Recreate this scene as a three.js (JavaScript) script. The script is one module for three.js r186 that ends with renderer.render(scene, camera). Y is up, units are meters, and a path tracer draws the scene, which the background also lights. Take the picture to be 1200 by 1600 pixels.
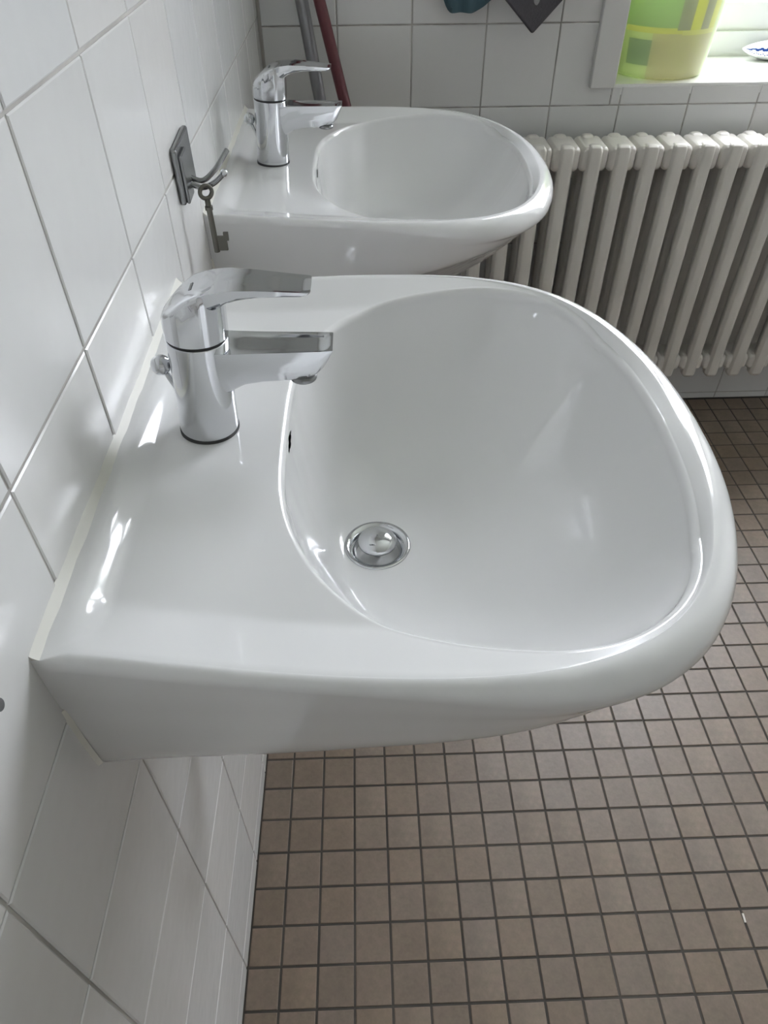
import * as THREE from 'three';
import { mergeGeometries, toCreasedNormals, mergeVertices } from 'three/addons/utils/BufferGeometryUtils.js';
import { RoundedBoxGeometry } from 'three/addons/geometries/RoundedBoxGeometry.js';
import { RectAreaLightUniformsLib } from 'three/addons/lights/RectAreaLightUniformsLib.js';

// ---------------------------------------------------------------- camera, sky, light, exposure
const scene = new THREE.Scene();
const CAM = new THREE.Vector3(0.199, 1.2098, 0);
const camera = new THREE.PerspectiveCamera(2 * Math.atan(800 / 1111.7) * 180 / Math.PI, 0.75, 0.01, 60);
camera.position.copy(CAM);
camera.rotation.set(-0.7624, -0.0264, -0.0084, 'YXZ');
scene.add(camera);

const renderer = new THREE.WebGLRenderer({ antialias: true });
renderer.toneMapping = THREE.LinearToneMapping;
renderer.toneMappingExposure = 2.25;
renderer.shadowMap.enabled = true;

// overcast sky: three times brighter overhead than at the horizon
const SKY_L = 9;
{
  const w = 64, h = 32, d = new Float32Array(w * h * 4);
  for (let y = 0; y < h; y++) for (let x = 0; x < w; x++) {
    const el = ((y + 0.5) / h - 0.5) * Math.PI, l = SKY_L * (1 + 2 * Math.max(0, Math.sin(el))) / 3, k = (y * w + x) * 4;
    d[k] = 0.955 * l; d[k + 1] = 0.98 * l; d[k + 2] = 1.065 * l; d[k + 3] = 1;
  }
  const t = new THREE.DataTexture(d, w, h, THREE.RGBAFormat, THREE.FloatType); t.magFilter = THREE.LinearFilter; t.minFilter = THREE.LinearFilter;
  t.mapping = THREE.EquirectangularReflectionMapping; t.needsUpdate = true; scene.background = t;
}
RectAreaLightUniformsLib.init();

// room and window measures
const ZF = -1.716, XR = 2.3, ZB = 2.1, HC = 2.7;
const WX0 = 0.742, WX1 = 1.92, WY0 = 0.817, WY1 = 2.3, WZ = -1.99;

const daylight = new THREE.RectAreaLight(new THREE.Color().setRGB(0.93, 0.98, 1.06), 3.0, WX1 - WX0 - 0.12, WY1 - WY0 - 0.12);
daylight.position.set((WX0 + WX1) / 2, (WY0 + WY1) / 2, WZ - 0.06);
daylight.lookAt((WX0 + WX1) / 2, (WY0 + WY1) / 2, 0);
daylight.name = 'window_daylight';
scene.add(daylight);

// ---------------------------------------------------------------- helpers
let seed = 7;
const rnd = () => { seed = (seed * 1664525 + 1013904223) >>> 0; return seed / 4294967296; };
const rr = (a, b) => a + (b - a) * rnd();
const lerp = (a, b, t) => a + (b - a) * t;
const sstep = (a, b, x) => { const t = Math.min(1, Math.max(0, (x - a) / (b - a))); return t * t * (3 - 2 * t); };
const used = new Map();
function numbered(n) {
  const k = used.get(n) ?? 0; used.set(n, k + 1);
  return k ? n + '_' + String(k).padStart(3, '0') : n;
}
function shadow(o) { o.traverse((m) => { if (m.isMesh) { m.castShadow = true; m.receiveShadow = true; } }); return o; }
function tag(o, label, category, group) {
  o.userData.label = label; o.userData.category = category;
  if (group) o.userData.group = group;
  return o;
}
function thing(name, label, category, p = [0, 0, 0], group) {
  const g = new THREE.Group(); g.name = numbered(name); g.position.set(...p); scene.add(g);
  return tag(g, label, category, group);
}
function part(name, geo, mat, parent, label) {
  const m = new THREE.Mesh(geo, mat); m.name = name; parent.add(m);
  if (label) m.userData.label = label;
  return m;
}
function struct(name, geo, mat, label, category) {
  const m = new THREE.Mesh(geo, mat); m.name = name; scene.add(m);
  m.userData.kind = 'structure';
  if (label) { m.userData.label = label; m.userData.category = category; }
  return m;
}
function box(x0, x1, y0, y1, z0, z1) {
  const g = new THREE.BoxGeometry(x1 - x0, y1 - y0, z1 - z0); g.translate((x0 + x1) / 2, (y0 + y1) / 2, (z0 + z1) / 2); return g;
}
function rbox(w, h, d, r, s = 3) { return new RoundedBoxGeometry(w, h, d, s, r); }
function merge(list) { return mergeGeometries(list.map((g) => { const q = g.index ? g.toNonIndexed() : g.clone(); for (const k of Object.keys(q.attributes)) if (!['position', 'normal', 'uv'].includes(k)) q.deleteAttribute(k); return q; })); }
function cap(a, b, r0, r1 = r0, n = 20) {             // tapered rod from a to b
  const A = new THREE.Vector3(...a), B = new THREE.Vector3(...b), d = B.clone().sub(A);
  const g = new THREE.CylinderGeometry(r1, r0, d.length(), n, 1);
  g.translate(0, d.length() / 2, 0);
  g.applyQuaternion(new THREE.Quaternion().setFromUnitVectors(new THREE.Vector3(0, 1, 0), d.normalize()));
  g.translate(...a); return g;
}
function tube(pts, r, n = 40, m = 12) { return new THREE.TubeGeometry(new THREE.CatmullRomCurve3(pts.map((p) => new THREE.Vector3(...p))), n, r, m, false); }
// closed loft: rings = arrays of equal length of [x,y,z]; ends capped with fans
function loft(rings, crease = 0.6, caps = true) {
  const n = rings[0].length, pos = [], idx = [];
  for (const r of rings) for (const p of r) pos.push(...p);
  for (let i = 0; i < rings.length - 1; i++) for (let j = 0; j < n; j++) {
    const a = i * n + j, b = i * n + (j + 1) % n, c = a + n, d = b + n; idx.push(a, c, b, b, c, d);
  }
  if (caps) for (const [i, flip] of [[0, false], [rings.length - 1, true]]) {
    const c = [0, 0, 0]; for (const p of rings[i]) { c[0] += p[0] / n; c[1] += p[1] / n; c[2] += p[2] / n; }
    const k = pos.length / 3; pos.push(...c);
    for (let j = 0; j < n; j++) { const a = i * n + j, b = i * n + (j + 1) % n; if (flip) idx.push(a, k, b); else idx.push(a, b, k); }
  }
  const g = new THREE.BufferGeometry(); g.setAttribute('position', new THREE.Float32BufferAttribute(pos, 3)); g.setIndex(idx);
  return toCreasedNormals(g, crease);
}
// value noise for textures
function hash(x, y, s) { let h = (x * 374761393 + y * 668265263 + s * 1442695041) | 0; h = Math.imul(h ^ (h >>> 13), 1274126177); return ((h ^ (h >>> 16)) >>> 0) / 4294967296; }
function vnoise(x, y, per, s) {
  const xi = Math.floor(x), yi = Math.floor(y), fx = x - xi, fy = y - yi, w = (t) => t * t * (3 - 2 * t), m = (v) => ((v % per) + per) % per;
  const a = hash(m(xi), m(yi), s), b = hash(m(xi + 1), m(yi), s), c = hash(m(xi), m(yi + 1), s), d = hash(m(xi + 1), m(yi + 1), s);
  return lerp(lerp(a, b, w(fx)), lerp(c, d, w(fx)), w(fy));
}
function tex(n, f, srgb) {
  const data = new Uint8Array(n * n * 4);
  for (let y = 0; y < n; y++) for (let x = 0; x < n; x++) {
    const c = f(x / n, y / n); const k = (y * n + x) * 4;
    for (let i = 0; i < 3; i++) data[k + i] = Math.max(0, Math.min(255, Math.round((Array.isArray(c) ? c[i] : c) * 255)));
    data[k + 3] = 255;
  }
  const t = new THREE.DataTexture(data, n, n, THREE.RGBAFormat); t.magFilter = THREE.LinearFilter; t.minFilter = THREE.LinearMipmapLinearFilter; t.generateMipmaps = true;
  t.wrapS = t.wrapT = THREE.RepeatWrapping; if (srgb) t.colorSpace = THREE.SRGBColorSpace; t.needsUpdate = true; return t;
}
const rgb = (r, g, b) => new THREE.Color().setRGB(r, g, b);
const std = (o) => new THREE.MeshStandardMaterial(o);
const phys = (o) => new THREE.MeshPhysicalMaterial(o);

// ---------------------------------------------------------------- materials
const waveTex = tex(256, (u, v) => 0.5 * vnoise(u * 8, v * 8, 8, 1) + 0.3 * vnoise(u * 20, v * 20, 20, 2) + 0.2 * vnoise(u * 50, v * 50, 50, 3));
const speckTex = tex(512, (u, v) => {
  const n = 0.45 * vnoise(u * 12, v * 12, 12, 4) + 0.3 * vnoise(u * 60, v * 60, 60, 5) + 0.25 * vnoise(u * 200, v * 200, 200, 6);
  const k = 0.80 + 0.2 * n; return [k, k * (0.985 + 0.02 * vnoise(u * 30, v * 30, 30, 8)), k * 0.98];
}, true);
const fineTex = tex(256, (u, v) => 0.5 * vnoise(u * 40, v * 40, 40, 9) + 0.5 * vnoise(u * 120, v * 120, 120, 10));
const groutTex = tex(256, (u, v) => { const n = 0.6 * vnoise(u * 24, v * 24, 24, 11) + 0.4 * vnoise(u * 90, v * 90, 90, 12); return 0.72 + 0.28 * n; }, true);

const M = {
  wallTile: [[0.69, 0.69, 0.68], [0.675, 0.68, 0.675], [0.70, 0.695, 0.68], [0.665, 0.665, 0.655]].map((c) => phys({ color: rgb(...c), roughness: 0.18, ior: 1.5, bumpMap: waveTex, bumpScale: 0.0006 })),
  wallGrout: std({ color: rgb(0.56, 0.54, 0.505), roughness: 0.9, map: groutTex }),
  floorTile: [[0.244, 0.189, 0.146], [0.234, 0.183, 0.142], [0.252, 0.197, 0.153], [0.232, 0.178, 0.134], [0.242, 0.192, 0.154], [0.250, 0.190, 0.141]].map((c) => phys({ color: rgb(...c), roughness: 0.42, map: speckTex, bumpMap: fineTex, bumpScale: 0.0002 })),
  floorGrout: std({ color: rgb(0.09, 0.08, 0.068), roughness: 0.9, map: groutTex }),
  plaster: std({ color: rgb(0.82, 0.81, 0.785), roughness: 0.85, bumpMap: fineTex, bumpScale: 0.0008 }),
  ceiling: std({ color: rgb(0.82, 0.82, 0.80), roughness: 0.9 }),
  ceramic: phys({ color: rgb(0.77, 0.77, 0.765), roughness: 0.10, ior: 1.52, clearcoat: 0.6, clearcoatRoughness: 0.04 }),
  chrome: phys({ color: rgb(0.66, 0.67, 0.69), roughness: 0.09, metalness: 1 }),
  chromeDull: phys({ color: rgb(0.27, 0.275, 0.28), roughness: 0.24, metalness: 1 }),
  gasket: std({ color: rgb(0.05, 0.05, 0.05), roughness: 0.6 }),
  sealant: std({ color: rgb(0.68, 0.67, 0.61), roughness: 0.45 }),
  radiator: phys({ color: rgb(0.66, 0.63, 0.585), roughness: 0.28, bumpMap: waveTex, bumpScale: 0.0003 }),
  frame: phys({ color: rgb(0.80, 0.81, 0.78), roughness: 0.3 }),
  sill: phys({ color: rgb(0.82, 0.82, 0.80), roughness: 0.2 }),
  casing: phys({ color: rgb(0.66, 0.655, 0.64), roughness: 0.35 }),
  glass: phys({ color: rgb(1, 1, 1), roughness: 0.0, transmission: 1, thickness: 0, ior: 1.5 }),
  brass: phys({ color: rgb(0.15, 0.145, 0.125), roughness: 0.32, metalness: 1 }),
  pole: phys({ color: rgb(0.30, 0.30, 0.315), roughness: 0.35, metalness: 0.7 }),
  red: phys({ color: rgb(0.13, 0.032, 0.040), roughness: 0.4 }),
  bristle: std({ color: rgb(0.12, 0.11, 0.10), roughness: 0.9 }),
  blueCloth: std({ color: rgb(0.075, 0.135, 0.165), roughness: 0.95, bumpMap: fineTex, bumpScale: 0.001 }),
  greyCloth: std({ color: rgb(0.095, 0.09, 0.10), roughness: 0.95, bumpMap: fineTex, bumpScale: 0.001 }),
  paleCloth: std({ color: rgb(0.30, 0.30, 0.31), roughness: 0.95 }),
  outside: std({ color: rgb(0.22, 0.26, 0.16), roughness: 1 }),
  paper: std({ color: rgb(0.72, 0.68, 0.62), roughness: 0.8 }),
};

// ---------------------------------------------------------------- room shell
struct('floor', box(-0.3, XR + 0.3, -0.12, -0.0012, ZF - 0.3, ZB + 0.3), M.floorGrout, 'dark grout bed under beige mosaic floor tiles', 'floor');
struct('ceiling', box(-0.3, XR + 0.3, HC, HC + 0.15, ZF - 0.3, ZB + 0.3), M.ceiling, 'white plaster ceiling', 'ceiling');
struct('wall_left', box(-0.3, -0.0016, 0, HC, ZF - 0.3, ZB + 0.3), M.wallGrout, 'white tiled wall that carries the two wash basins', 'wall');
struct('wall_right', box(XR, XR + 0.3, 0, HC, ZF - 0.3, ZB + 0.3), M.plaster, 'white plastered side wall', 'wall');
struct('wall_back', box(0, XR, 0, HC, ZB, ZB + 0.3), M.plaster, 'white plastered wall behind the viewer', 'wall');
const FZ = ZF - 0.0016;
struct('wall_far', merge([box(0, WX0, 0, HC, FZ - 0.3, FZ), box(WX1, XR, 0, HC, FZ - 0.3, FZ), box(WX0, WX1, 0, WY0 - 0.02, FZ - 0.3, FZ), box(WX0, WX1, WY1, HC, FZ - 0.3, FZ)]), M.wallGrout, 'white tiled wall with the window and radiator', 'wall');
struct('ground_outside', box(-14, 16, -3.2, -3, -30, -2.3), M.outside, 'ground outside the window', 'ground');
const wallLeft = scene.getObjectByName('wall_left'), wallFar = scene.getObjectByName('wall_far'), floor = scene.getObjectByName('floor');

// tile: local face at +n, footprint w x h centred, chamfered edge (26 triangles)
function tileGeo(w, h, t, c) {
  const pos = [], uv = [], P = (x, y, z) => [x, y, z];
  const quad = (a, b, d, e) => { for (const p of [a, b, d, a, d, e]) { pos.push(...p); uv.push(p[0] * 2.2, p[1] * 2.2); } };
  const x = w / 2, y = h / 2;
  const T = [P(-x + c, -y + c, t), P(x - c, -y + c, t), P(x - c, y - c, t), P(-x + c, y - c, t)];
  const S = [P(-x, -y, t - c * 0.7), P(x, -y, t - c * 0.7), P(x, y, t - c * 0.7), P(-x, y, t - c * 0.7)];
  const B = [P(-x, -y, -0.002), P(x, -y, -0.002), P(x, y, -0.002), P(-x, y, -0.002)];
  quad(...T);
  for (let i = 0; i < 4; i++) { const j = (i + 1) % 4; quad(S[i], S[j], T[j], T[i]); quad(B[i], B[j], S[j], S[i]); }
  const g = new THREE.BufferGeometry(); g.setAttribute('position', new THREE.Float32BufferAttribute(pos, 3)); g.setAttribute('uv', new THREE.Float32BufferAttribute(uv, 2)); g.computeVertexNormals();
  return g;
}
const geoCache = new Map();
function cachedTile(w, h, t, c, variant) {
  const k = [w.toFixed(4), h.toFixed(4), t, c, variant].join();
  if (!geoCache.has(k)) { const g = tileGeo(w, h, t, c), uv = g.attributes.uv; for (let i = 0; i < uv.count; i++) uv.setXY(i, uv.getX(i) + variant * 0.37, uv.getY(i) + variant * 0.61); geoCache.set(k, g); }
  return geoCache.get(k);
}
const SW = 0.1507, JW = 0.0026;
// left wall: courses and columns
{
  const ys = [0]; for (let y = 0.0421; y < HC; y += SW) ys.push(y); ys.push(HC);
  const zs = [ZF]; for (let z = -0.3005 - SW * 9; z < 0.75; z += SW) zs.push(Math.abs(z + 0.1498) < 0.01 ? -0.136 : z);
  for (let i = 0; i < zs.length - 1; i++) for (let j = 0; j < ys.length - 1; j++) {
    const w = zs[i + 1] - zs[i] - JW, h = ys[j + 1] - ys[j] - JW; if (w < 0.004 || h < 0.004) continue;
    const v = Math.floor(rnd() * 4), m = part('tile', cachedTile(w, h, 0.0016, 0.0012, v), M.wallTile[Math.floor(rnd() * 4)], wallLeft);
    m.position.set(-0.0016 + rr(-0.0003, 0.0001), (ys[j] + ys[j + 1]) / 2, (zs[i] + zs[i + 1]) / 2);
    m.rotation.set(rr(-0.0012, 0.0012), Math.PI / 2 + rr(-0.0022, 0.0022), rr(-0.0022, 0.0022), 'YXZ');
  }
}
// far wall
{
  const S2 = 0.1515, ys = [0]; for (let y = 0.9286 - S2 * 6; y < HC; y += S2) ys.push(y); ys.push(HC);
  const xs = [0.0045]; for (let x = 0.0059 + S2; x < XR; x += S2) xs.push(x); xs.push(XR);
  for (let i = 0; i < xs.length - 1; i++) for (let j = 0; j < ys.length - 1; j++) {
    const cells = [[xs[i], xs[i + 1], ys[j], ys[j + 1]]], out = [];
    for (const [a, b, c, d] of cells) {                        // cut the window opening out of the cell
      if (b <= WX0 || a >= WX1 || d <= WY0 - 0.004 || c >= WY1) { out.push([a, b, c, d]); continue; }
      if (a < WX0) out.push([a, WX0, c, d]); if (b > WX1) out.push([WX1, b, c, d]);
      const a2 = Math.max(a, WX0), b2 = Math.min(b, WX1);
      if (c < WY0 - 0.004) out.push([a2, b2, c, WY0 - 0.004]); if (d > WY1) out.push([a2, b2, WY1, d]);
    }
    for (const [a, b, c, d] of out) {
      const w = b - a - JW, h = d - c - JW; if (w < 0.004 || h < 0.004) continue;
      const v = Math.floor(rnd() * 4), m = part('tile', cachedTile(w, h, 0.0016, 0.0012, v), M.wallTile[Math.floor(rnd() * 4)], wallFar);
      m.position.set((a + b) / 2, (c + d) / 2, FZ + rr(-0.0003, 0.0001)); m.rotation.set(rr(-0.002, 0.002), rr(-0.002, 0.002), 0);
    }
  }
}
// ---- basin plan outlines (half, mirrored): matched outer / inner control points
const CO = [[0, 0.240], [0.03, 0.2435], [0.075, 0.250], [0.14, 0.2585], [0.21, 0.2645], [0.27, 0.2655], [0.32, 0.2600], [0.365, 0.2445], [0.402, 0.218], [0.43, 0.181], [0.45, 0.135], [0.463, 0.085], [0.4685, 0.04], [0.470, 0]].map(([x, w]) => new THREE.Vector3(x + 0.004 * sstep(0.25, 0.47, x), w, 0));
const CI = [[0.131, 0], [0.1315, 0.04], [0.134, 0.08], [0.144, 0.122], [0.168, 0.168], [0.206, 0.205], [0.245, 0.2215], [0.285, 0.230], [0.322, 0.232], [0.356, 0.224], [0.387, 0.203], [0.410, 0.172], [0.4255, 0.130], [0.4345, 0.085], [0.4378, 0.042], [0.4385, 0]].map(([x, w]) => new THREE.Vector3(x + 0.005 * sstep(0.25, 0.44, x), w, 0));
const curveO = new THREE.CatmullRomCurve3(CO, false, 'centripetal'), curveI = new THREE.CatmullRomCurve3(CI, false, 'centripetal');
const NB = 40, NS = 170;                       // steps of the half outline along the wall and round the front
const halfO = [], halfI = [];
for (let i = 0; i < NB; i++) halfO.push([0, 0.24 * i / NB]);
for (let i = 0; i <= NS; i++) { const p = curveO.getPointAt(i / NS); halfO.push([Math.max(0, p.x), Math.max(0, p.y)]); }
for (let i = 0; i <= NB + NS; i++) {
  const t = i / (NB + NS), p = curveI.getPointAt(Math.pow(t, 0.94)); halfI.push([p.x, Math.max(0, p.y)]);
}
const outO = [], outI = [];
for (let i = 0; i <= NB + NS; i++) { outO.push(halfO[i]); outI.push(halfI[i]); }
for (let i = NB + NS - 1; i > 0; i--) { outO.push([halfO[i][0], -halfO[i][1]]); outI.push([halfI[i][0], -halfI[i][1]]); }
function insideOutline(x, w) { let c = false; for (let i = 0, j = outO.length - 1; i < outO.length; j = i++) { const [a, b] = outO[i], [d, e] = outO[j]; if ((b > w) !== (e > w) && x < (d - a) * (w - b) / (e - b) + a) c = !c; } return c; }
const BZ = [-0.4845, -1.1475];                   // centres of the two basins along the wall

// floor tiles: the 300 largest in view as parts, the rest joined
{
  const S3 = 0.0543, J3 = 0.0034, list = [];
  camera.updateMatrixWorld(); camera.updateProjectionMatrix();
  for (let i = 0; i < 47; i++) for (let j = -21; j < 52; j++) {
    let x0 = -0.0047 + i * S3, z0 = -0.6263 + j * S3; const x1 = Math.min(x0 + S3, XR), z1 = Math.min(z0 + S3, ZB);
    x0 = Math.max(x0, 0); z0 = Math.max(z0, ZF); if (x1 - x0 < 0.01 || z1 - z0 < 0.01) continue;
    const p = new THREE.Vector3((x0 + x1) / 2, 0, (z0 + z1) / 2), q = p.clone().project(camera);
    let seen = Math.abs(q.x) < 1.02 && Math.abs(q.y) < 1.02 && q.z < 1;
    if (seen) for (const b of BZ) { const t = (CAM.y - 0.8) / CAM.y, X = lerp(CAM.x, p.x, t), Z = lerp(CAM.z, p.z, t); if (insideOutline(X * 1.03, (Z - b) * 1.03)) seen = false; }
    list.push({ x0, x1, z0, z1, seen, d: p.distanceTo(CAM) });
  }
  list.sort((a, b) => (b.seen - a.seen) || a.d - b.d);
  const rest = [];
  list.forEach((c, k) => {
    const w = c.x1 - c.x0 - J3, h = c.z1 - c.z0 - J3, v = Math.floor(rnd() * 4), mat = M.floorTile[Math.floor(rnd() * 6)];
    const g = cachedTile(w, h, 0.0012, 0.0009, v), px = (c.x0 + c.x1) / 2, pz = (c.z0 + c.z1) / 2, dy = -0.0012 + rr(-0.0002, 0.0002), tilt = rr(-0.003, 0.003);
    if (k < 300) { const m = part('floor_tile', g, mat, floor); m.position.set(px, dy, pz); m.rotation.set(-Math.PI / 2 + tilt, 0, 0); }
    else { const q = g.clone(); q.rotateX(-Math.PI / 2 + tilt); q.translate(px, dy, pz); rest.push([q, M.floorTile.indexOf(mat)]); }
  });
  for (let k = 0; k < 6; k++) { const q = rest.filter((r) => r[1] === k).map((r) => r[0]); const m = part('floor_tile_field', mergeGeometries(q), M.floorTile[k], floor); m.userData.kind = 'stuff'; }
}

// ---------------------------------------------------------------- window, sill, casing
{
  const w = new THREE.Group(); w.name = 'window_1'; w.position.set(WX0, WY0, WZ); w.userData = { kind: 'structure', label: 'white framed window above the radiator', category: 'window' }; scene.add(w);
  const W = WX1 - WX0, H = WY1 - WY0;
  part('window_sill', box(0, W, -0.02, 0, -0.02, FZ - 0.0004 - WZ), M.sill, w);
  part('window_frame', merge([box(0, W, 0, 0.05, -0.04, 0.03), box(0, W, H - 0.05, H, -0.04, 0.03), box(0, 0.035, 0.05, H - 0.05, -0.04, 0.03), box(W - 0.035, W, 0.05, H - 0.05, -0.04, 0.03)]), M.frame, w);
  for (const [a, b] of [[0.035, W / 2], [W / 2, W - 0.035]]) {
    const s = part('window_sash', merge([box(a, b, 0.05, 0.105, -0.03, 0.02), box(a, b, H - 0.1, H - 0.05, -0.03, 0.02), box(a, a + 0.04, 0.105, H - 0.1, -0.03, 0.02), box(b - 0.04, b, 0.105, H - 0.1, -0.03, 0.02)]), M.frame, w);
    part('pane', box(a + 0.04, b - 0.04, 0.105, H - 0.1, -0.006, -0.004), M.glass, s);
  }
  part('window_handle', merge([box(W / 2 - 0.012, W / 2 + 0.012, H * 0.42, H * 0.42 + 0.09, 0.02, 0.032), cap([W / 2, H * 0.42 + 0.06, 0.03], [W / 2, H * 0.42 + 0.06, 0.06], 0.007), cap([W / 2, H * 0.42 + 0.06, 0.055], [W / 2, H * 0.42 - 0.06, 0.055], 0.008)]), M.chromeDull, w);
  const cas = (n, a, b, c, d, l) => struct(n, (() => { const g = rbox(b - a, d - c, 0.016, 0.003); g.translate((a + b) / 2, (c + d) / 2, ZF + 0.006); return g; })(), M.casing, l, 'trim');
  cas('trim_1', 0.690, WX0 + 0.001, 0.812, WY1 + 0.05, 'grey white casing board left of the window beside the green pot');
  cas('trim_2', WX1 - 0.001, WX1 + 0.051, 0.812, WY1 + 0.05, 'grey white casing board right of the window');
  cas('trim_3', WX0 + 0.001, WX1 - 0.001, WY1, WY1 + 0.05, 'grey white casing board above the window');
}

// ---------------------------------------------------------------- wash basin
const YB = 0.66;                                // local zero of the basin group
function basinBody() {
  const N = outO.length, rings = [], hole = [];
  const nrm = outO.map((p, i) => {               // inward normal of the outer outline
    const a = outO[(i + N - 1) % N], b = outO[(i + 1) % N]; let nx = -(b[1] - a[1]), ny = b[0] - a[0]; const l = Math.hypot(nx, ny) || 1; nx /= l; ny /= l;
    if ((0.2 - p[0]) * nx - p[1] * ny < 0) { nx = -nx; ny = -ny; } return [nx, ny];
  });
  const FALL = (x) => 0.011 * Math.pow(x / 0.47, 1.2);     // the rim falls gently towards the front
  const YC = 0.864, YM = 0.841, ym = outO.map(([x]) => lerp(0.8540, 0.8335, sstep(0.14, 0.42, x)));
  const bul = outO.map(([x]) => 0.0095 * sstep(0.2, 0.40, x)), outB = outO.map(([x, w], i) => [x - nrm[i][0] * bul[i], w - nrm[i][1] * bul[i]]);
  const wAt = (x) => { let best = 0.262; for (let i = NB; i < NB + NS; i++) { if (halfO[i][0] <= x && halfO[i + 1][0] >= x) { const t = (x - halfO[i][0]) / (halfO[i + 1][0] - halfO[i][0] + 1e-9); best = lerp(halfO[i][1], halfO[i + 1][1], t); break; } } return best; };
  const deck = (x, w, dOuter) => {
    const db = x, ds = wAt(x) - Math.abs(w);
    const dd = lerp(ds, Math.min(ds, dOuter), sstep(0.15, 0.30, x));
    const tt = Math.max(0, Math.min(1.2, (dd - 0.005) / 0.045)), b = tt < 0.2 ? 2.5 * tt * tt : tt < 1 ? 0.1 + (tt - 0.2) : Math.min(1, 0.9 + (1 - (1.2 - tt) ** 2 * 25) * 0.1);
    const a = sstep(0.011, 0.033, db);
    return YC - 0.0118 * (a * b) - 0.0015 * sstep(0.05, 0.13, db) * b;
  };
  const f = (v) => Math.pow(1 - Math.pow(v, 2.35), 0.78), DX = 0.205;
  const polar = new Float32Array(721);           // radius of the bowl edge round the drain
  for (let k = 0; k <= 720; k++) { const t = (k / 720) * Math.PI; let best = 9, r = 0.2; for (let i = 0; i <= NB + NS; i++) { const d = Math.abs(Math.atan2(halfI[i][1], halfI[i][0] - DX) - t); if (d < best) { best = d; r = Math.hypot(halfI[i][0] - DX, halfI[i][1]); } } polar[k] = r; }
  const bowlY = (x, w) => { const l = Math.hypot(x - DX, w), r = polar[Math.round(Math.atan2(Math.abs(w), x - DX) / Math.PI * 720)], v = Math.max(0, (l - 0.0285) / (r - 0.0285)); return v < 0.999 ? 0.848 - FALL(x) - (0.146 - FALL(x)) * f(v) : 0.848 + (v - 1) * 1.5; };
  // underside, from the middle of the bottom up to the widest line
  const prof = [[0.02, 0.02, 0.672], [0.2, 0.2, 0.672], [0.4, 0.42, 0.675], [0.6, 0.64, 0.684], [0.76, 0.85, 0.696], [0.86, 0.940, 0.714], [0.925, 0.970, 0.741], [0.962, 0.982, 0.774], [0.985, 0.990, 0.803], [0.997, 0.997, 0.822], [1, 1, YM]];
  const pc = new THREE.CatmullRomCurve3(prof.map((p) => new THREE.Vector3(p[0], p[1], p[2])), false, 'centripetal');
  for (let k = 0; k <= 44; k++) {
    const q = pc.getPoint(k / 44);
    rings.push(outB.map(([x, w], i) => {
      const X = x * q.x, W = w * q.y, lift = 1 - 0.72 * Math.sqrt(sstep(0, 0.45, X));
      const y = YM - (YM - q.z) * lift + (ym[i] - YM) * sstep(0.79, YM, q.z) - 0.075 * Math.sqrt(Math.max(0, 1 - q.x)) * sstep(0.08, 0.28, X) * Math.exp(-((W / 0.17) ** 2));
      const c = bowlY(X, W) - 0.012, e = 0.013;                        // stay below the bowl (smooth minimum)
      return [X, y - e * Math.log(1 + Math.exp(Math.min(30, (y - c) / e))), W];
    }));
  }
  const edge = outO.map(([x]) => sstep(0, 0.02, x));
  for (let k = 1; k <= 12; k++) {               // rounded outer edge
    const a = k / 12 * Math.PI / 2;
    rings.push(outB.map(([x, w], i) => { const e = (lerp(0.0075, 0.0115, sstep(0.14, 0.38, outO[i][0])) + bul[i]) * edge[i] * (1 - Math.cos(a)); return [x + nrm[i][0] * e, ym[i] + (YC - FALL(outO[i][0]) - ym[i]) * Math.sin(a), w + nrm[i][1] * e]; }));
  }
  const crest = rings[rings.length - 1];
  const lip = outI.map(([x, w], i) => { const a = outI[(i + N - 1) % N], b = outI[(i + 1) % N]; let nx = -(b[1] - a[1]), ny = b[0] - a[0]; const l = Math.hypot(nx, ny) || 1; nx /= l; ny /= l; if ((0.28 - x) * nx - w * ny > 0) { nx = -nx; ny = -ny; } return [x + nx * 0.0055, w + ny * 0.0055]; });
  let last;
  for (let k = 1; k <= 60; k++) {               // deck and rim
    const t = k / 60;
    last = crest.map((c, i) => {
      const x = lerp(c[0], lip[i][0], t), w = lerp(c[2], lip[i][1], t);
      const dO = Math.hypot(x - crest[i][0], w - crest[i][2]) + 0.009;
      return [x, Math.min(YC, deck(x, w, dO)) - FALL(x), w];
    });
    rings.push(last);
  }
  const yl = last.map((p) => p[1]);
  for (let k = 1; k <= 10; k++) {               // rounded inner lip
    const a = k / 10 * Math.PI / 2 * 0.86;
    rings.push(lip.map(([x, w], i) => [lerp(x, outI[i][0], Math.sin(a) / Math.sin(Math.PI / 2 * 0.86)), yl[i] - 0.009 * (1 - Math.cos(a)), lerp(w, outI[i][1], Math.sin(a) / Math.sin(Math.PI / 2 * 0.86))]));
  }
  const yi = rings[rings.length - 1].map((p) => p[1]), bowl0 = rings.length;
  for (let k = 1; k <= 90; k++) {               // bowl
    const v = 1 - Math.pow(k / 90, 1.5);
    rings.push(outI.map(([x, w], i) => {
      const dx = x - DX, l = Math.hypot(dx, w), s = lerp(0.0285 / l, 1, v);
      return [DX + dx * s, yi[i] - (yi[i] - 0.702) * f(v), w * s];
    }));
  }
  // pull the rim of the overflow slot onto a clean ellipse
  const HY = 0.833, HA = 0.022, HB = 0.0068, inHole = (p) => p[0] < 0.16 && Math.hypot(p[2] / HA, (p[1] - HY) / HB);
  const pos = [], idx = [];
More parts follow.
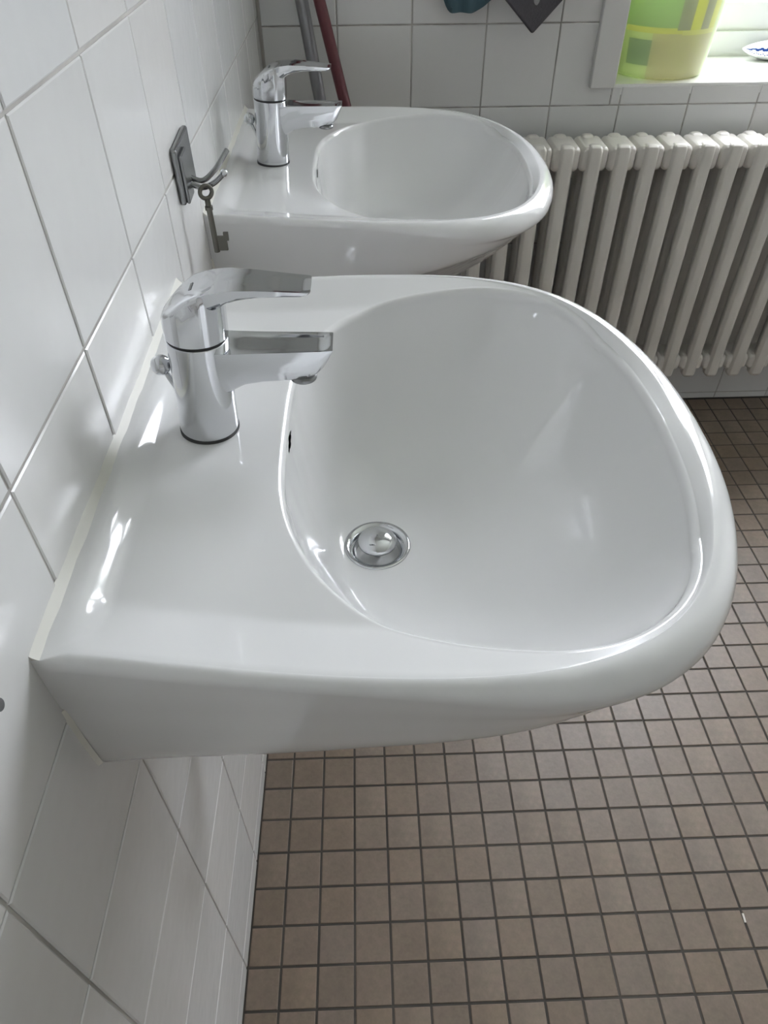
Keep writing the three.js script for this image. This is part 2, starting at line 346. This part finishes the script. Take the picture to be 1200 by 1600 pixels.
  for (let k = 0; k < rings.length; k++) for (let i = 0; i < N; i++) {
    const p = rings[k][i]; let open = false;
    if (k >= bowl0 && p[0] < 0.16) { const e = inHole(p); if (e < 0.8) open = true; }
    hole.push(open); pos.push(p[0], p[1] - YB, p[2]);
  }
  for (let k = 0; k < rings.length - 1; k++) for (let i = 0; i < N; i++) {
    const j = (i + 1) % N, a = k * N + i, b = k * N + j, c = a + N, d = b + N;
    if (hole[a] && hole[b] && hole[c] && hole[d]) continue;
    if (k < 56 && rings[k][i][0] < 1e-5 && rings[k][j][0] < 1e-5 && rings[k + 1][i][0] < 1e-5 && rings[k + 1][j][0] < 1e-5) continue;   // open against the wall
    idx.push(a, b, c, b, d, c);
  }
  const g = new THREE.BufferGeometry(); g.setAttribute('position', new THREE.Float32BufferAttribute(pos, 3)); g.setIndex(idx); g.computeVertexNormals();
  return g;
}
function lathe(pts, n = 48) { return new THREE.LatheGeometry(pts.map(([r, y]) => new THREE.Vector2(r, y)), n); }
function makeBasin(label, z) {
  const g = thing('wash_basin', label, 'wash basin', [0, YB, z], 'wall hung wash basins');
  part('bowl', basinBody(), M.ceramic, g);
  const fil = (pts, r, dirs) => loft(pts.map((p, k) => {          // fillet of triangular section: one leg on the wall, one on the basin
    const [u, v] = dirs[k], o = []; for (const [f, h] of [[-0.15, -0.15], [1, -0.12], [0.5, 0.22], [0.22, 0.5], [-0.12, 1]]) o.push([p[0] + u[0] * f * r + v[0] * h * r, p[1] + u[1] * f * r + v[1] * h * r, p[2] + u[2] * f * r + v[2] * h * r]); return o;
  }), 0.9);
  const seal = [], zz = []; for (let k = 0; k <= 24; k++) zz.push(lerp(-0.2395, 0.2395, k / 24));
  seal.push(fil(zz.map((q) => [0, 0.8638 - YB, q]), 0.0062, zz.map((q, k) => [[1 + 0.12 * Math.sin(k * 2.1), 0, 0], [0, 1 + 0.12 * Math.cos(k * 1.7), 0]])));
  for (const sg of [1, -1]) { const yy = [0.808, 0.79, 0.77, 0.75, 0.728]; seal.push(fil(yy.map((y, k) => [0, y - YB, sg * (0.2378 - 0.0045 * (k / 4) ** 2)]), 0.0026, yy.map(() => [[1, 0, 0], [0, 0, sg]]))); }
  for (const q of seal) part('sealant', q, M.sealant, g);
  const d = new THREE.Group(); d.name = 'drain'; d.position.set(0.205, 0.702 - YB, 0); g.add(d);
  d.userData.label = 'chrome pop-up drain';
  part('flange', lathe([[0.0325, -0.001], [0.0325, 0.0008], [0.0305, 0.0016], [0.0275, 0.0005], [0.0235, -0.003], [0.0222, -0.006], [0.0222, -0.03], [0.001, -0.03]]), M.chrome, d);
  part('plug', lathe([[0.0008, -0.028], [0.004, -0.028], [0.004, -0.002], [0.0165, 0.002], [0.0188, 0.004], [0.0192, 0.0055], [0.0186, 0.0075], [0.0155, 0.0105], [0.011, 0.0127], [0.006, 0.0138], [0.0005, 0.0142]]), M.chrome, d);
  part('drain_pipe', merge([cap([0.205, 0.672 - YB, 0], [0.205, 0.56 - YB, 0], 0.017), tube([[0.205, 0.56 - YB, 0], [0.2, 0.50 - YB, 0], [0.15, 0.485 - YB, 0], [0.12, 0.53 - YB, 0], [0.06, 0.56 - YB, 0], [0, 0.56 - YB, 0]], 0.017, 50, 16), lathe([[0.034, 0], [0.034, 0.004], [0.018, 0.012]]).rotateZ(-Math.PI / 2).translate(0, 0.56 - YB, 0)]), M.chrome, g);
  return g;
}
const basin = makeBasin('large white ceramic wash basin in the foreground with chrome drain', BZ[0]);
const basin2 = basin.clone(); basin2.name = numbered('wash_basin'); basin2.position.z = BZ[1]; basin2.userData = { ...basin.userData, label: 'white ceramic wash basin farther back beside the radiator' }; scene.add(basin2);

// ---------------------------------------------------------------- mixer tap (local zero: middle of its foot on the deck)
function spoutGeo() {
  const rings = [], st = [[0.000, 0.0785, 0.032, 0.0185], [0.018, 0.0785, 0.034, 0.0182], [0.026, 0.0785, 0.040, 0.0178], [0.034, 0.0787, 0.0445, 0.0173], [0.05, 0.0792, 0.0475, 0.0165], [0.07, 0.0799, 0.0490, 0.0158], [0.085, 0.0805, 0.0508, 0.0152], [0.094, 0.0809, 0.055, 0.0149], [0.100, 0.0812, 0.062, 0.0146], [0.104, 0.0814, 0.070, 0.0143], [0.1065, 0.0815, 0.0765, 0.0140], [0.1075, 0.0815, 0.0795, 0.0136]].map(([x, a, b, c]) => [x > 0.03 ? 0.03 + (x - 0.03) * 0.935 : x, a, b, c]);
  for (const [x, yt, yb, w] of st) {
    const r = [], dish = 0.0022 * sstep(0.03, 0.04, x) * (1 - sstep(0.094, 0.101, x));
    for (const u of [-1, -0.94, -0.82, -0.7, -0.35, 0, 0.35, 0.7, 0.82, 0.94, 1]) r.push([x, yt - dish * (Math.abs(u) < 0.75 ? 1 : Math.abs(u) < 0.85 ? 0.35 : 0), u * w]);
    for (let k = 1; k < 20; k++) { const a = k / 20 * Math.PI, c = Math.cos(a), s = Math.sin(a), e = 2 / 2.7; r.push([x - 0.0, yt - 0.0008 - (yt - 0.0008 - yb) * Math.pow(Math.abs(s), e), w * Math.sign(c) * Math.pow(Math.abs(c), e)]); }
    rings.push(r);
  }
  return loft(rings, 0.55);
}
const topY = (x) => {                           // crown line of cap and lever
  const K = [[-0.03, 0.098], [-0.02, 0.1065], [-0.01, 0.1155], [0, 0.1225], [0.012, 0.1275], [0.026, 0.130], [0.045, 0.1302], [0.07, 0.1290], [0.1, 0.1278]];
  for (let i = 0; i < K.length - 1; i++) if (x <= K[i + 1][0]) { const t = (x - K[i][0]) / (K[i + 1][0] - K[i][0]); return lerp(K[i][1], K[i + 1][1], t); } return 0.1278;
};
function capGeo() {
  const n = 72, R = 0.0238, rings = [];
  const ring = (r, f) => { const o = []; for (let i = 0; i < n; i++) { const a = -i / n * Math.PI * 2; o.push([r * Math.cos(a), f(r * Math.cos(a)), r * Math.sin(a)]); } return o; };
  rings.push(ring(R - 0.0012, () => 0.0845)); rings.push(ring(R, () => 0.0857));
  for (let k = 1; k <= 6; k++) rings.push(ring(R, (x) => lerp(0.0857, topY(x) - 0.0035, k / 6)));
  rings.push(ring(R - 0.0008, (x) => topY(x) - 0.0015)); rings.push(ring(R - 0.0022, (x) => topY(x) - 0.0004));
  for (const f of [0.8, 0.6, 0.4, 0.2, 0.03]) rings.push(ring(R * f, (x) => topY(x)));
  return loft(rings, 0.7);
}
function leverGeo() {
  const rings = [];
  for (const [x, w, th] of [[0.004, 0.0212, 0.02], [0.014, 0.0205, 0.019], [0.022, 0.0198, 0.0165], [0.028, 0.0192, 0.0135], [0.036, 0.0183, 0.0108], [0.05, 0.0171, 0.0086], [0.066, 0.0159, 0.0072], [0.08, 0.015, 0.0062], [0.088, 0.0146, 0.0058], [0.092, 0.0144, 0.0052], [0.0945, 0.0140, 0.0040], [0.0955, 0.0135, 0.0025]].map(([x, w, t]) => [x > 0.03 ? 0.03 + (x - 0.03) * 0.88 : x, w, t])) {
    const yt = topY(x) - (x > 0.09 ? (x - 0.09) * 0.1 : 0), r = [], dish = 0.0024 * sstep(0.05, 0.062, x) * (1 - sstep(0.082, 0.09, x));
    for (const u of [-1, -0.94, -0.82, -0.6, -0.3, 0, 0.3, 0.6, 0.82, 0.94, 1]) r.push([x, yt - 0.0009 * u * u - dish * (1 - u * u), u * w]);
    for (let k = 1; k < 16; k++) { const a = k / 16 * Math.PI, c = Math.cos(a), s = Math.sin(a), e = 2 / 3; r.push([x, yt - 0.0009 - 0.0008 - (th - 0.0008) * Math.pow(Math.abs(s), e), w * Math.sign(c) * Math.pow(Math.abs(c), e)]); }
    for (const p of r) p[0] -= 1.1 * (yt - p[1]) * sstep(0.06, 0.082, x);
    rings.push(r);
  }
  return loft(rings, 0.55);
}
function makeTap(label, z) {
  const g = thing('mixer_tap', label, 'tap', [0.067, 0.8528, z], 'single lever basin taps');
  g.rotation.z = -0.055;
  part('base_gasket', lathe([[0.001, -0.004], [0.0243, -0.004], [0.0243, 0.0005], [0.001, 0.0005]]), M.gasket, g);
  part('tap_body', lathe([[0.001, 0.0], [0.0232, 0.0], [0.0238, 0.0008], [0.0238, 0.004], [0.0234, 0.02], [0.0232, 0.05], [0.0234, 0.082], [0.0228, 0.0832], [0.001, 0.0832]], 64), M.chrome, g);
  part('joint_ring', lathe([[0.001, 0.083], [0.0226, 0.083], [0.0226, 0.0852], [0.001, 0.0852]]), M.gasket, g);
  const sp = part('spout', spoutGeo(), M.chrome, g);
  part('aerator', lathe([[0.001, 0], [0.0105, 0], [0.011, 0.001], [0.011, 0.006], [0.001, 0.006]], 32).translate(0.079, 0.0488, 0), M.chromeDull, sp);
  const h = new THREE.Group(); h.name = 'lever_handle'; g.add(h);
  part('cap', capGeo(), M.chrome, h); part('lever', leverGeo(), M.chrome, h);
  const marks = []; for (let k = 0; k < 5; k++) { const q = box(-0.0011, 0.0011, 0, 0.0006, -0.0007, 0.0007); q.rotateZ(0.5); q.translate(0.001, topY(0.001) - 0.0003, (k - 2) * 0.0023); marks.push(q); }
  part('engraved_mark', merge(marks), M.chromeDull, h);
  const r = part('pop_up_rod', cap([-0.0135, 0.012, -0.004], [-0.0305, 0.0505, -0.004], 0.0023), M.chrome, g);
  part('knob', new THREE.SphereGeometry(0.0082, 24, 16).translate(-0.032, 0.0545, -0.004), M.chrome, r);
  return g;
}
const tap = makeTap('chrome single lever mixer tap on the near wash basin', BZ[0]);
const tap2 = tap.clone(); tap2.name = numbered('mixer_tap'); tap2.position.z = BZ[1]; tap2.userData = { ...tap.userData, label: 'chrome single lever mixer tap on the farther basin near the poles' }; scene.add(tap2);

// ---------------------------------------------------------------- radiator
{
  const P = 0.0595, X0 = 0.662 - P * 4, N = 17, top = 0.735, bot = 0.16, zf = -1.578;
  const g = thing('radiator', 'white ribbed column radiator below the window', 'radiator', [X0, bot, zf]);
  const H = top - bot;
  // one section: a front and a rear column joined by barrel hubs that stand back from the column faces
  const col = (z) => rbox(0.0325, H, 0.034, 0.0125, 4).translate(0, H / 2, z);
  const hub = (y0, y1) => rbox(P - 0.0007, y1 - y0, 0.088, 0.011, 4).translate(0, (y0 + y1) / 2, -0.052);
  const secGeo = toCreasedNormals(merge([col(-0.017), col(-0.087), hub(H - 0.054, H - 0.004), hub(0.020, 0.062)]), 0.6);
  for (let k = 0; k < N; k++) { const m = part('section', secGeo, M.radiator, g); m.position.set((k + 0.5) * P, 0, 0); }
  for (const x of [0.1, N * P - 0.14]) for (const y of [0.1, H - 0.1]) part('bracket', box(x, x + 0.02, y, y + 0.03, -0.1355, -0.08), M.radiator, g);
  part('supply_pipe', tube([[N * P, 0.037, -0.046], [N * P + 0.05, 0.037, -0.046], [N * P + 0.065, 0.02, -0.046], [N * P + 0.065, -bot, -0.046]], 0.009, 30), M.radiator, g);
}

// ---------------------------------------------------------------- wall hook and key
{
  const g = thing('wall_hook', 'grey chrome wall hook plate with two prongs above the far basin edge', 'hook', [0, 0.946, -0.838]);
  const pl = rbox(0.075, 0.058, 0.007, 0.003); pl.rotateY(Math.PI / 2); pl.rotateX(0.06); pl.translate(0.0035, 0, 0);
  part('plate', pl, M.chromeDull, g);
  const fold = rbox(0.03, 0.05, 0.004, 0.0018); fold.rotateY(Math.PI / 2); fold.rotateX(0.06); fold.translate(0.0085, -0.005, 0.018);
  part('fold', fold, M.chromeDull, g);
  part('prong', tube([[0.006, -0.014, -0.004], [0.02, -0.018, -0.004], [0.034, -0.010, -0.014], [0.047, 0.004, -0.036]], 0.003, 24), M.chromeDull, g);
  part('prong', tube([[0.006, -0.016, 0.006], [0.02, -0.022, 0.006], [0.034, -0.018, 0.005], [0.046, -0.009, 0.003]], 0.003, 24), M.chromeDull, g);
  part('prong_tip', new THREE.SphereGeometry(0.0042, 16, 12).translate(0.047, -0.008, 0.003), M.chrome, g);
  const k = thing('key', 'old dull brass bit key hanging from the wall hook', 'key', [0.026, 0.884, -0.828]);
  part('bow', new THREE.TorusGeometry(0.0068, 0.0024, 12, 32).rotateY(0.5).translate(0, 0.0385, 0.006), M.brass, k);
  part('shaft', merge([cap([0, 0.031, 0.0055], [0.001, -0.03, 0.004], 0.0032, 0.0034), cap([0.0002, 0.023, 0.0053], [0.0003, 0.019, 0.0052], 0.0045)]), M.brass, k);
  part('bit', merge([rbox(0.013, 0.017, 0.0035, 0.0008).translate(0.008, -0.02, 0.004), rbox(0.006, 0.01, 0.0036, 0.0008).translate(0.014, -0.012, 0.004)]), M.brass, k);
  // the dark end of another fitting that just enters the picture at the left edge
  const e = thing('wall_peg', 'small dark grey wall peg cut off by the left picture edge', 'hook', [0, 0.897, -0.199]);
  part('peg', merge([rbox(0.006, 0.016, 0.016, 0.0025).translate(0.003, 0, 0.003), cap([0.005, -0.002, 0.003], [0.012, 0.0, 0.003], 0.003, 0.0035)]), M.chromeDull, e);
}

// ---------------------------------------------------------------- poles behind the far basin
{
  const lean = (x1, y1, x0, y0) => (y) => x0 + (x1 - x0) * (y - y0) / (y1 - y0);
  const f1 = lean(0.0935, 0.977, 0.119, 0.806), f2 = lean(0.1295, 0.977, 0.175, 0.794);
  const z = (y) => lerp(-1.56, -1.70, y / 1.28);
  const a = thing('mop', 'grey metal mop pole leaning in the corner behind the far basin', 'mop', [f1(0), 0, z(0)]);
  const rel = (f, y) => [f(y) - f(0), y, z(y) - z(0)];
  part('pole', cap(rel(f1, 0.05), rel(f1, 1.28), 0.0125), M.pole, a);
  part('grip', cap(rel(f1, 1.2), rel(f1, 1.3), 0.0145), M.gasket, a);
  part('mop_head', rbox(0.26, 0.05, 0.09, 0.02).translate(0.03, 0.028, 0.03), M.bristle, a);
  const b = thing('broom', 'dark red broom stick leaning behind the far basin beside the grey pole', 'broom', [f2(0), 0, z(0) + 0.12]);
  const z2 = (y) => lerp(-1.44, -1.698, y / 1.26), rel2 = (y) => [f2(y) - f2(0), y, z2(y) - z2(0)];
  part('stick', cap(rel2(0.05), rel2(1.26), 0.0112), M.red, b);
  part('broom_head', rbox(0.24, 0.03, 0.05, 0.01).translate(0.03, 0.07, 0.0), M.red, b);
  part('bristles', rbox(0.23, 0.056, 0.044, 0.008).translate(0.03, 0.03, 0.0), M.bristle, b);
}

// ---------------------------------------------------------------- cloths on the far wall
function clothGeo(w, h, t, bottom, seedN) {     // draped slab: local x across, y up from 0 at the lowest edge
  const g = new THREE.BoxGeometry(w, 1, t, 36, 30, 4), p = g.attributes.position;
  for (let i = 0; i < p.count; i++) {
    let x = p.getX(i), v = p.getY(i) + 0.5, z = p.getZ(i); const u = x / w + 0.5;
    const y = lerp(bottom(u), h, v);
    const e = 1 - 0.75 * Math.pow(1 - Math.min(1, Math.min(v * 8, Math.min(u, 1 - u) * 14)), 2);
    const gather = lerp(1, 0.35, sstep(0.45, 1, v));
    z = z * e + 0.007 * Math.sin(u * 15 + seedN) * (0.4 + v * 0.6) + 0.004 * Math.sin(u * 31 + v * 7 + seedN * 2);
    p.setXYZ(i, x * gather, y, z);
  }
  g.computeVertexNormals(); return toCreasedNormals(mergeVertices(g.deleteAttribute('uv') && g, 1e-5), 1.0);
}
{
  const hook = (label, x, y) => {
    const h = thing('coat_hook', label, 'hook', [x, y, ZF]);
    part('back_plate', rbox(0.03, 0.045, 0.005, 0.002).translate(0, 0, 0.0025), M.chromeDull, h);
    part('arm', tube([[0, -0.006, 0.004], [0, -0.01, 0.03], [0, 0.004, 0.046], [0, 0.016, 0.048]], 0.004, 20), M.chromeDull, h);
  };
  hook('chrome wall hook holding the blue cloth', 0.435, 1.215);
  hook('chrome wall hook holding the grey potholder', 0.542, 1.1645);
  const c = thing('blue_cloth', 'blue cleaning cloth hanging on the tiled far wall', 'cloth', [0.436, 0.951, ZF + 0.022]);
  part('fabric', clothGeo(0.150, 0.262, 0.02, (u) => 0.045 * Math.pow(1 - Math.min(1, u * 6), 2) + 0.022 * sstep(0.42, 0.75, u), 1), M.blueCloth, c);
  const d = thing('potholder', 'dark grey square potholder hanging by one corner left of the window', 'potholder', [0.541, 0.921, ZF + 0.052]);
  const sq = rbox(0.155, 0.155, 0.012, 0.005, 3); sq.rotateZ(Math.PI / 4 + 0.03); sq.translate(0, 0.1075, 0);
  part('pad', sq, M.greyCloth, d);
  part('loop', new THREE.TorusGeometry(0.014, 0.0022, 10, 28).rotateY(0.3).translate(0.0, 0.228, 0.004), M.greyCloth, d);
  const spot = new THREE.CylinderGeometry(1, 1, 0.0016, 28).rotateX(Math.PI / 2).scale(0.006, 0.012, 1).translate(0.004, 0.058, 0.0062);
  part('patch', spot, M.paleCloth, d);
}

// ---------------------------------------------------------------- green pot and ornament on the sill
{
  const cv = document.createElement('canvas'); cv.width = 1024; cv.height = 512; const c = cv.getContext('2d');
  c.fillStyle = '#d3deb4'; c.fillRect(0, 0, 1024, 512);
  // printed rectangles, the same set on either half of the pot; canvas bottom = foot of the pot
  const R = (col, f0, f1, y0, y1) => { c.fillStyle = col; for (const o of [711, 711 + 512, 711 - 512, 711 - 1024]) c.fillRect(o + f0 * 512, y0, (f1 - f0) * 512, y1 - y0); };
  R('#c0d2a8', 0.26, 0.60, 120, 336); R('#d6d3b4', 0.44, 0.87, 340, 512); R('#d8e2b8', 0.28, 0.45, 345, 512); R('#e0e0a0', 0.27, 0.62, 333, 352); R('#e2e2ac', 0.62, 0.87, 338, 356);
  R('#b6c4aa', 0.30, 0.452, 375, 462); R('#bec0ae', 0.585, 0.665, 60, 340); R('#e0e09a', 0.665, 0.735, 40, 340); R('#bec0ae', 0.735, 0.80, 90, 340); R('#e0e09a', 0.80, 0.86, 60, 340); R('#e0e09a', 0.15, 0.2, 80, 300);
  R('#bec0ae', 0.30, 0.40, 30, 110); R('#e0e09a', 0.42, 0.55, 20, 100);
  const t = new THREE.CanvasTexture(cv); t.colorSpace = THREE.SRGBColorSpace; t.wrapS = THREE.RepeatWrapping;
  const mat = phys({ map: t, roughness: 0.6, transmission: 0.55, thickness: 0, side: THREE.DoubleSide });
  const g = thing('plant_pot', 'green plastic pot with printed rectangles on the window sill', 'pot', [0.868, WY0, -1.838]);
  const wall = lathe([[0.001, 0.0012], [0.096, 0.0012], [0.1, 0.0025], [0.102, 0.006], [0.106, 0.04], [0.113, 0.12], [0.122, 0.23], [0.126, 0.27], [0.129, 0.272], [0.129, 0.278], [0.1235, 0.278], [0.119, 0.23], [0.110, 0.12], [0.103, 0.04], [0.099, 0.008], [0.001, 0.006]], 96);
  const uv = wall.attributes.uv, ps = wall.attributes.position;
  for (let i = 0; i < uv.count; i++) { const a = Math.atan2(ps.getX(i), ps.getZ(i)); uv.setXY(i, (a + Math.PI) / (2 * Math.PI), ps.getY(i) / 0.278); }
  for (let i = 0; i < uv.count; i++) uv.setX(i, Math.floor(i / 16) / 96 + 0.0);
  part('pot_wall', wall, mat, g);
  const cv2 = document.createElement('canvas'); cv2.width = 512; cv2.height = 256; const q = cv2.getContext('2d');
  q.fillStyle = '#eef0ee'; q.fillRect(0, 0, 512, 256); q.fillStyle = '#2a4790';
  for (let k = 0; k < 26; k++) { const x = 40 + k * 18; q.beginPath(); q.arc(x, 92 + 16 * Math.sin(k * 1.9), 15, 0, 7); q.fill(); q.beginPath(); q.arc(x, 168 + 10 * Math.cos(k * 2.3), 7, 0, 7); q.fill(); }
  q.fillRect(30, 80, 450, 16);
  const t2 = new THREE.CanvasTexture(cv2); t2.colorSpace = THREE.SRGBColorSpace;
  const fm = phys({ map: t2, roughness: 0.12 });
  const f = thing('ceramic_fish', 'small white and blue painted ceramic fish on the window sill', 'ornament', [1.158, WY0, -1.915]);
  const n = 40, m = 24, pos = [], uvs = [], idx = [];
  for (let i = 0; i <= n; i++) for (let j = 0; j <= m; j++) {
    const s = i / n, a = j / m * Math.PI * 2, x = (s - 0.5) * 0.13, r = Math.pow(Math.sin(Math.PI * Math.min(1, s * 0.92 + 0.001)), 0.75);
    pos.push(x, 0.020 + Math.sin(a) * 0.0195 * r + 0.004 * (1 - r), Math.cos(a) * 0.028 * r); uvs.push(s, 0.5 + 0.5 * Math.sin(a));
  }
  for (let i = 0; i < n; i++) for (let j = 0; j < m; j++) { const a = i * (m + 1) + j, b = a + 1, cc = a + m + 1, d = cc + 1; idx.push(a, b, cc, b, d, cc); }
  const fg = new THREE.BufferGeometry(); fg.setAttribute('position', new THREE.Float32BufferAttribute(pos, 3)); fg.setAttribute('uv', new THREE.Float32BufferAttribute(uvs, 2)); fg.setIndex(idx); fg.computeVertexNormals();
  part('body', fg, fm, f);
  const tail = new THREE.Shape(); tail.moveTo(0, -0.006); tail.quadraticCurveTo(0.02, -0.014, 0.034, -0.016); tail.quadraticCurveTo(0.028, 0.004, 0.036, 0.022); tail.quadraticCurveTo(0.018, 0.014, 0, 0.008); tail.closePath();
  part('tail', new THREE.ExtrudeGeometry(tail, { depth: 0.006, bevelEnabled: true, bevelSize: 0.0015, bevelThickness: 0.0015, bevelSegments: 2 }).translate(0.05, 0.022, -0.003), phys({ color: rgb(0.06, 0.10, 0.30), roughness: 0.15 }), f);
}

// ---------------------------------------------------------------- scrap on the floor
{
  const s = rbox(0.0032, 0.0016, 0.013, 0.0006, 2); s.rotateY(-0.06);
  const m = new THREE.Mesh(s, M.paper); m.name = numbered('paper_scrap'); m.position.set(0.756, 0.0006, -0.342); scene.add(m);
  tag(m, 'tiny white paper scrap lying in a floor tile joint', 'scrap');
}

shadow(scene);
renderer.render(scene, camera);
